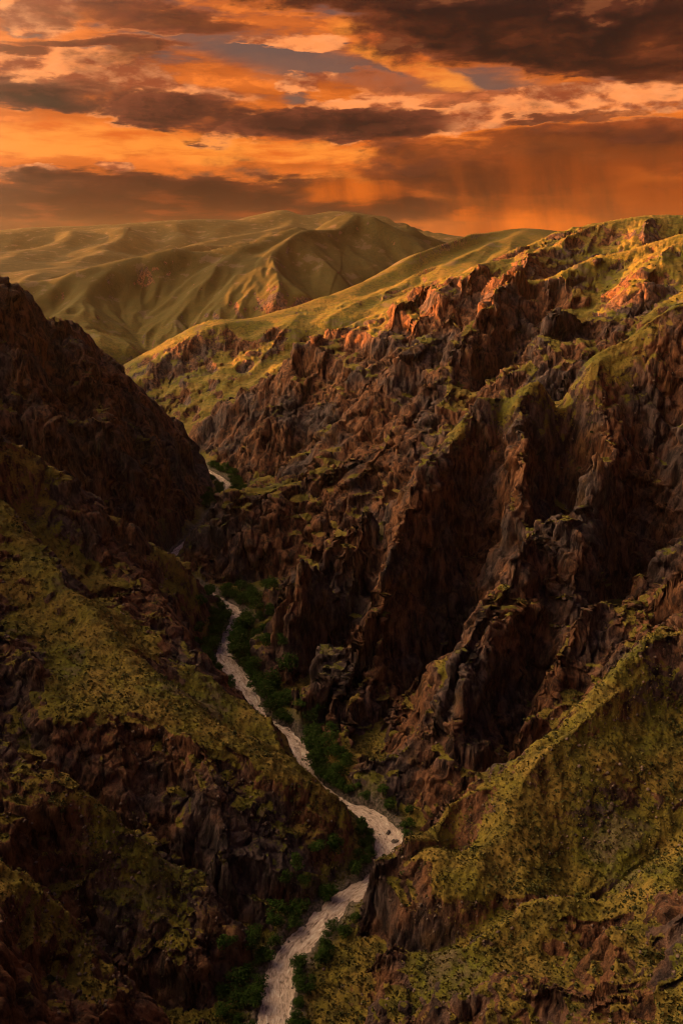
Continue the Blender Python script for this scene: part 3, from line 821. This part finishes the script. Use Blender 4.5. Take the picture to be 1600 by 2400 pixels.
# ------------------------------------------------------------------ air
def haze():
    m, n_, l_ = newmat('evening_haze'); t = NT(m.node_tree)
    v = t.node('ShaderNodeVolumePrincipled')
    v.inputs['Color'].default_value = (1.0, 0.80, 0.52, 1)
    v.inputs['Density'].default_value = 9e-6
    v.inputs['Anisotropy'].default_value = 0.3
    o = t.node('ShaderNodeOutputMaterial'); t.inp(o.inputs['Volume'], v.outputs[0])
    x0, x1, y0, y1, z0, z1 = -9000, 9000, -1500, 10500, -60, float(VZ[(np.abs(X) < 9000) & (Y > -1500) & (Y < 10500)].max()) + 15
    vs = [(x, y, z) for x in (x0, x1) for y in (y0, y1) for z in (z0, z1)]
    fs = np.array([(0, 1, 3, 2), (4, 6, 7, 5), (0, 4, 5, 1), (2, 3, 7, 6), (0, 2, 6, 4), (1, 5, 7, 3)])
    link('haze', mesh_from('haze', np.array(vs), fs, False), m, kind='stuff', label='thin golden evening haze in the air of the valley', category='haze')
haze()

# ------------------------------------------------------------------ standing on the ground
def ground(x, y):
    th = math.atan2(x, y); r = math.hypot(x, y)
    i = int(np.clip(np.searchsorted(TH, th), 1, NA - 1)); i = i if abs(TH[i] - th) < abs(TH[i - 1] - th) else i - 1
    j = int(np.clip(np.searchsorted(RR[i], r), 1, NR - 2))
    return float(min(VZ[i, j - 1], VZ[i, j], VZ[i, j + 1])), float(rock[i, j]), i, j

rng = np.random.default_rng(7)
pyr = random.Random(11)

# ------------------------------------------------------------------ riverside trees
def leaf_material():
    m, n_, l_ = newmat('riverside_leaves'); t = NT(m.node_tree)
    oi = t.node('ShaderNodeObjectInfo'); geo = t.node('ShaderNodeNewGeometry')
    n1 = t.noise(geo.outputs['Position'], 0.5, 3, 0.6)
    c = t.mix(t.ramp(n1, 0.35, 0.7), (0.030, 0.062, 0.012), (0.070, 0.120, 0.022))
    c = t.mix(t.mul(oi.outputs['Random'], 0.5), c, (0.035, 0.058, 0.014))
    d = t.node('ShaderNodeBsdfDiffuse'); t.inp(d.inputs[0], c)
    tr = t.node('ShaderNodeBsdfTranslucent'); t.inp(tr.inputs[0], c)
    ms = t.node('ShaderNodeMixShader'); ms.inputs[0].default_value = 0.3
    t.inp(ms.inputs[1], d.outputs[0]); t.inp(ms.inputs[2], tr.outputs[0])
    o = t.node('ShaderNodeOutputMaterial'); t.inp(o.inputs[0], ms.outputs[0])
    return m

def plain_material(name, a, b, scale, rough=0.9):
    m, n_, l_ = newmat(name); t = NT(m.node_tree)
    geo = t.node('ShaderNodeNewGeometry')
    n1 = t.noise(geo.outputs['Position'], scale, 5, 0.65)
    bs = t.node('ShaderNodeBsdfPrincipled'); t.inp(bs.inputs['Base Color'], t.mix(t.ramp(n1, 0.35, 0.65), a, b)); bs.inputs['Roughness'].default_value = rough
    bs.inputs['Specular IOR Level'].default_value = 0.2
    bp = t.node('ShaderNodeBump'); t.inp(bp.inputs['Height'], t.noise(geo.outputs['Position'], scale * 4, 4, 0.6)); bp.inputs['Strength'].default_value = 0.6; bp.inputs['Distance'].default_value = 0.2
    t.inp(bs.inputs['Normal'], bp.outputs[0])
    o = t.node('ShaderNodeOutputMaterial'); t.inp(o.inputs[0], bs.outputs[0])
    return m
MAT_LEAF = leaf_material()
MAT_BARK = plain_material('grey_brown_bark', (0.05, 0.035, 0.025), (0.13, 0.10, 0.075), 6.0)
MAT_STONE = plain_material('river_stone', (0.055, 0.045, 0.042), (0.17, 0.13, 0.11), 1.2, 0.75)

def tube(path, radii, n=7):
    v, f = [], []
    path = [np.array(p, float) for p in path]
    for k, (p, r) in enumerate(zip(path, radii)):
        d = path[min(k + 1, len(path) - 1)] - path[max(k - 1, 0)]; d /= np.linalg.norm(d) + 1e-9
        a = np.cross(d, [0.3, 1, 0.1]); a /= np.linalg.norm(a); b = np.cross(d, a)
        for q in range(n):
            t = 2 * math.pi * q / n
            v.append(p + (a * math.cos(t) + b * math.sin(t)) * r)
    for k in range(len(path) - 1):
        for q in range(n):
            f.append((k * n + q, k * n + (q + 1) % n, (k + 1) * n + (q + 1) % n, (k + 1) * n + q))
    return v, f

def leaf_cloud(centres, radii, per, size, g):
    """many small leaf faces spread through a set of clumps"""
    out = []
    for c, r in zip(centres, radii):
        k = int(per * r * r)
        u = g.normal(size=(k, 3)); u /= np.linalg.norm(u, axis=1, keepdims=True)
        rad = r * (0.55 + 0.5 * g.random(k)) ** 0.8
        p = np.array(c) + u * rad[:, None] * np.array([1, 1, 0.8])
        nrm = u + g.normal(size=(k, 3)) * 0.6 + np.array([0, 0, 0.5]); nrm /= np.linalg.norm(nrm, axis=1, keepdims=True)
        t1 = np.cross(nrm, g.normal(size=(k, 3))); t1 /= np.linalg.norm(t1, axis=1, keepdims=True) + 1e-9
        t2 = np.cross(nrm, t1)
        sz = size * (0.6 + 0.8 * g.random(k))[:, None]
        out.append(np.stack([p - t1 * sz, p + t2 * sz * 0.6, p + t1 * sz, p - t2 * sz * 0.6], 1))
    v = np.concatenate(out).reshape(-1, 3)
    return v, np.arange(len(v)).reshape(-1, 4)

TREES = []
for k in range(6):
    g = np.random.default_rng(40 + k)
    h = 1.0
    tall = (0.95, 0.8, 1.15, 0.7, 1.0, 0.85)[k]
    v, f = tube([(0, 0, -0.12), (0.02, 0.01, 0.12 * tall), (g.normal() * 0.03, g.normal() * 0.03, 0.3 * tall), (g.normal() * 0.05, g.normal() * 0.05, 0.62 * tall)], [0.045, 0.034, 0.026, 0.008])
    cs, rs = [], []
    for q in range(11):
        a = g.random() * 2 * math.pi; zz = (0.30 + 0.55 * (q + 0.5) / 11) * tall
        wdt = (0.36 - 0.30 * abs((q / 11) - 0.35)) * (0.65 + 0.5 * g.random())
        c = (math.cos(a) * wdt, math.sin(a) * wdt, zz)
        cs.append(c); rs.append(0.13 + 0.11 * g.random())
        if q % 2 == 0:
            v2, f2 = tube([(0, 0, 0.18 * tall + 0.25 * q / 11 * tall), tuple(np.array(c) * 0.5 + np.array([0, 0, 0.1 * tall])), c], [0.018, 0.012, 0.005], 5)
            f += [tuple(i + len(v) for i in ff) for ff in f2]; v += v2
    cs.append((0, 0, 0.72 * tall)); rs.append(0.22); cs.append((0.02, -0.03, 0.5 * tall)); rs.append(0.26)
    tm = mesh_from('trunk', np.array(v), np.array(f)); tm.materials.append(MAT_BARK)
    lv, lf = leaf_cloud(cs, rs, 1500, 0.042, g)
    lm = mesh_from('crown', lv, lf, False); lm.materials.append(MAT_LEAF)
    TREES.append((tm, lm))

def tree(x, y, size, label, group, var):
    z = ground(x, y)[0]
    o = bpy.data.objects.new('riverside_tree', None); col.objects.link(o); o.empty_display_size = 0.3
    o.location = (x, y, z); o.rotation_euler = (0, 0, pyr.random() * 6.28)
    sx = size * (0.95 + 0.35 * pyr.random()); o.scale = (sx, sx, size * (0.8 + 0.3 * pyr.random()))
    o['label'] = label; o['category'] = 'tree'; o['group'] = group
    tm, lm = TREES[var]
    for nm, me in (('trunk', tm), ('crown', lm)):
        c = bpy.data.objects.new(nm, me); col.objects.link(c); c.parent = o

cumd = np.concatenate([[0], np.cumsum(np.linalg.norm(np.diff(RIV[:, :2], axis=0), axis=1))])
def bank_point(D, side, off):
    i = int(np.argmin(np.abs(RIV[:, 1] - D) + (0 if D < 1400 else 0)))
    i = min(max(i, 1), len(RIV) - 2)
    d = RIV[i + 1, :2] - RIV[i - 1, :2]; d /= np.linalg.norm(d); nr = np.array([-d[1], d[0]]) * (1 if side == 'left' else -1)
    w = RIV[i, 3] + off
    return RIV[i, 0] + nr[0] * w, RIV[i, 1] + nr[1] * w

# reach: side, from, to (metres up the valley), how many, width of the belt, size, where, group
BELTS = [
    ('right', 505, 668, 66, 22, (6.0, 10.5), 'tree on the cliff-side bank of the pale S-bend', 'trees on the cliff-side bank of the S-bend'),
    ('left', 545, 660, 38, 13, (5.5, 9.5), 'tree on the shadowed inner bank of the S-bend', 'trees on the inner bank of the S-bend'),
    ('right', 400, 505, 50, 17, (5.0, 8.5), 'tree under the great cliff along the narrows', 'trees under the great cliff'),
    ('left', 480, 545, 9, 6, (4.5, 7.0), 'tree below the rocky nose of the grassy spur', 'trees by the rocky nose'),
    ('right', 366, 400, 12, 10, (3.5, 6.0), 'tree on the stony shore of the wide rapids', 'trees by the rapids'),
    ('left', 338, 372, 12, 7, (3.0, 5.0), 'tree at the foot of the golden grassy spur', 'trees at the foot of the grassy spur'),
    ('left', 262, 336, 34, 14, (4.0, 7.0), 'tree in the dark hollow above the lowest river reach', 'trees in the shaded hollow'),
    ('right', 250, 318, 24, 9, (3.0, 5.5), 'tree at the foot of the near rocky spur', 'trees at the foot of the near spur'),
    ('left', 236, 262, 8, 8, (3.0, 5.5), 'tree on the shore below the lowest dark slope', 'trees on the lowest shore'),
    ('right', 930, 1060, 24, 14, (6.0, 9.5), 'tree beside the small far glimpse of river', 'trees by the far glimpse of river'),
    ('left', 900, 990, 16, 12, (6.0, 9.0), 'distant tree under the shadowed mountain slope', 'trees under the shadowed mountain'),
]
SHAPES = ('rounded', 'broad', 'tall narrow', 'low spreading', 'full-crowned', 'bushy')
for side, a, b, nn, reach, (s0, s1), lab, grp in BELTS:
    for k in range(nn):
        D = a + (b - a) * (k + pyr.random()) / nn
        off = 0.8 + reach * pyr.random() ** 1.5
        x, y = bank_point(D, side, off)
        size = 1.4 * (s0 + (s1 - s0) * pyr.random() * (0.6 + 0.4 * pyr.random()))
        var = pyr.randrange(6)
        where = "at water's edge" if off < 3 else ('near the water' if off < 8 else 'up the slope')
        big = 'big' if size > 1.4 * (0.45 * s0 + 0.55 * s1) else 'small'
        tree(x, y, size, f'{big} {SHAPES[var]} {lab}, {where}', grp, var)

# ------------------------------------------------------------------ boulders in and beside the water
def boulder_mesh(seed, n=2):
    import bmesh
    bm = bmesh.new(); bmesh.ops.create_icosphere(bm, subdivisions=n, radius=1.0)
    v = np.array([q.co[:] for q in bm.verts])
    r = 1 + noise3(v[:, 0] * 1.1 + seed * 3.1, v[:, 1] * 1.1, v[:, 2] * 1.1, seed) * 0.55 + noise3(v[:, 0] * 2.6, v[:, 1] * 2.6 + seed, v[:, 2] * 2.6, seed + 9) * 0.22
    v = v * r[:, None]
    for ax in (np.array([0.7, 0.2, 0.5]), np.array([-0.5, 0.6, 0.3]), np.array([0.1, -0.8, 0.4])):   # a few broken flats
        ax = ax / np.linalg.norm(ax); h = v @ ax; v -= np.outer(np.clip(h - 0.72, 0, None), ax)
    for q, co in zip(bm.verts, v): q.co = co
    me = bpy.data.meshes.new('boulder'); bm.to_mesh(me); bm.free(); me.materials.append(MAT_STONE)
    return me
BOULD = [boulder_mesh(k) for k in range(5)]
def boulder(x, y, r, label, group, zoff=0.0):
    z = ground(x, y)[0]
    o = bpy.data.objects.new('boulder', BOULD[pyr.randrange(5)]); col.objects.link(o)
    o.location = (x, y, max(z, RIV_Z(y) - 0.35) + zoff * r); o.rotation_euler = (pyr.random() * 0.5, pyr.random() * 0.5, pyr.random() * 6.28)
    o.scale = (r, r * (0.7 + 0.4 * pyr.random()), r * (0.5 + 0.3 * pyr.random()))
    o['label'] = label; o['category'] = 'boulder'; o['group'] = group
for a, b, nn, (r0, r1), lab, grp in (
        (362, 398, 16, (0.5, 1.7), 'dark boulder standing in the wide rapids beside the grassy spur', 'boulders in the wide rapids'),
        (500, 640, 22, (0.6, 1.6), 'dark boulder in or beside the pale S-bend of the river', 'boulders in the S-bend'),
        (252, 330, 20, (0.35, 0.9), 'small dark boulder in the shaded lowest stretch of river', 'boulders in the lowest stretch'),
        (425, 480, 8, (0.5, 1.2), 'boulder in the narrow water below the rocky nose', 'boulders in the narrows')):
    for k in range(nn):
        D = a + (b - a) * (k + pyr.random()) / nn
        i = int(np.argmin(np.abs(RIV[:, 1] - D)))
        off = (pyr.random() ** 0.5) * (1 if pyr.random() < 0.5 else -1) * 1.02 * RIV[i, 3]
        x, y = bank_point(D, 'left', off - RIV[i, 3])
        boulder(x, y, r0 + (r1 - r0) * pyr.random() ** 1.6, lab, grp)

# ------------------------------------------------------------------ scrub and loose stones on the slopes
def scatter(n, pick, seed):
    g = np.random.default_rng(seed)
    ok = np.where((pick & (RR > 150) & (RR < 1000) & (np.abs(TT) < R(30)) & (np.where(RD < 1e8, edge, 99) > 3)).ravel())[0]
    k = g.choice(ok, n, replace=False)
    return np.stack([VX.ravel()[k], VY.ravel()[k], VZ.ravel()[k]], 1), RR.ravel()[k], g

clump = sstep(0.0, 0.35, noise2(X / 18, Y / 18, 301) + 0.6 * noise2(X / 5, Y / 5, 302))
p, r, g = scatter(3800, (rock < 0.75) & (clump > 0.25), 5)
cs = np.repeat(p, 12, 0)
rad = np.repeat((0.35 + 0.75 * g.random(len(p)) ** 2) * (0.8 + r / 900), 12)[:, None]
u = g.normal(size=cs.shape); u /= np.linalg.norm(u, axis=1, keepdims=True); u[:, 2] = np.abs(u[:, 2]) * 0.9
c = cs + u * rad
nrm = u + g.normal(size=u.shape) * 0.5; nrm /= np.linalg.norm(nrm, axis=1, keepdims=True)
t1 = np.cross(nrm, g.normal(size=u.shape)); t1 /= np.linalg.norm(t1, axis=1, keepdims=True) + 1e-9; t2 = np.cross(nrm, t1)
sz = rad * 0.55
v = np.stack([c - t1 * sz, c + t2 * sz * 0.7, c + t1 * sz, c - t2 * sz * 0.7], 1).reshape(-1, 3)
MAT_SCRUB = plain_material('dark_scrub', (0.030, 0.034, 0.010), (0.085, 0.080, 0.022), 0.15)
link('slope_scrub', mesh_from('slope_scrub', v, np.arange(len(v)).reshape(-1, 4), False), MAT_SCRUB, kind='stuff', label='low dark scrub dotted over the grassy slopes', category='scrub')

p, r, g = scatter(5200, (rock > 0.15) & (rock < 0.95), 6)
base = np.array([(1, 0, 0), (-0.9, 0.1, 0), (0, 0.9, 0.1), (0.1, -1, 0), (0.1, 0, 0.8), (0, 0.1, -0.6)], float)
tri = np.array([(0, 2, 4), (2, 1, 4), (1, 3, 4), (3, 0, 4), (2, 0, 5), (1, 2, 5), (3, 1, 5), (0, 3, 5)])
rad = ((0.25 + 0.9 * g.random(len(p)) ** 3) * (0.8 + r / 900))[:, None, None]
ang = g.random(len(p)) * 6.28
rot = np.stack([np.stack([np.cos(ang), -np.sin(ang)], -1), np.stack([np.sin(ang), np.cos(ang)], -1)], -2)
v = np.repeat(base[None], len(p), 0) * (0.7 + 0.6 * g.random((len(p), 6, 1)))
v[..., :2] = np.einsum('nij,nkj->nki', rot, v[..., :2])
v = (v * rad + p[:, None, :]).reshape(-1, 3)
f = (tri[None] + (np.arange(len(p)) * 6)[:, None, None]).reshape(-1, 3)
MAT_LOOSE = plain_material('loose_stone', (0.06, 0.040, 0.034), (0.24, 0.16, 0.125), 0.4)
link('loose_stones', mesh_from('loose_stones', v, f, False), MAT_LOOSE, kind='stuff', label='loose broken stones lying on the ledges and slopes', category='stones')

# ------------------------------------------------------------------ bunch grass on the nearer turf
p, r, g = scatter(26000, (rock < 0.55) & (RR < 620), 8)
cs = np.repeat(p, 3, 0); kk = len(cs)
hgt = np.repeat(0.35 + 0.55 * g.random(len(p)) ** 2, 3)[:, None]
ang = g.random(kk) * 6.28
ax = np.stack([np.cos(ang), np.sin(ang), np.zeros(kk)], 1); lean = np.stack([g.normal(size=kk) * 0.4, g.normal(size=kk) * 0.4, np.ones(kk)], 1)
v = np.stack([cs - ax * hgt * 0.35, cs + ax * hgt * 0.35, cs + lean * hgt + ax * hgt * 0.55, cs + lean * hgt - ax * hgt * 0.55], 1).reshape(-1, 3)
v[:, 2] -= 0.08
MAT_TUFT = plain_material('dry_bunch_grass', (0.085, 0.078, 0.016), (0.26, 0.195, 0.055), 0.35)
link('bunch_grass', mesh_from('bunch_grass', v, np.arange(len(v)).reshape(-1, 4), False), MAT_TUFT, kind='stuff', label='dry golden bunch grass covering the near slopes', category='grass')
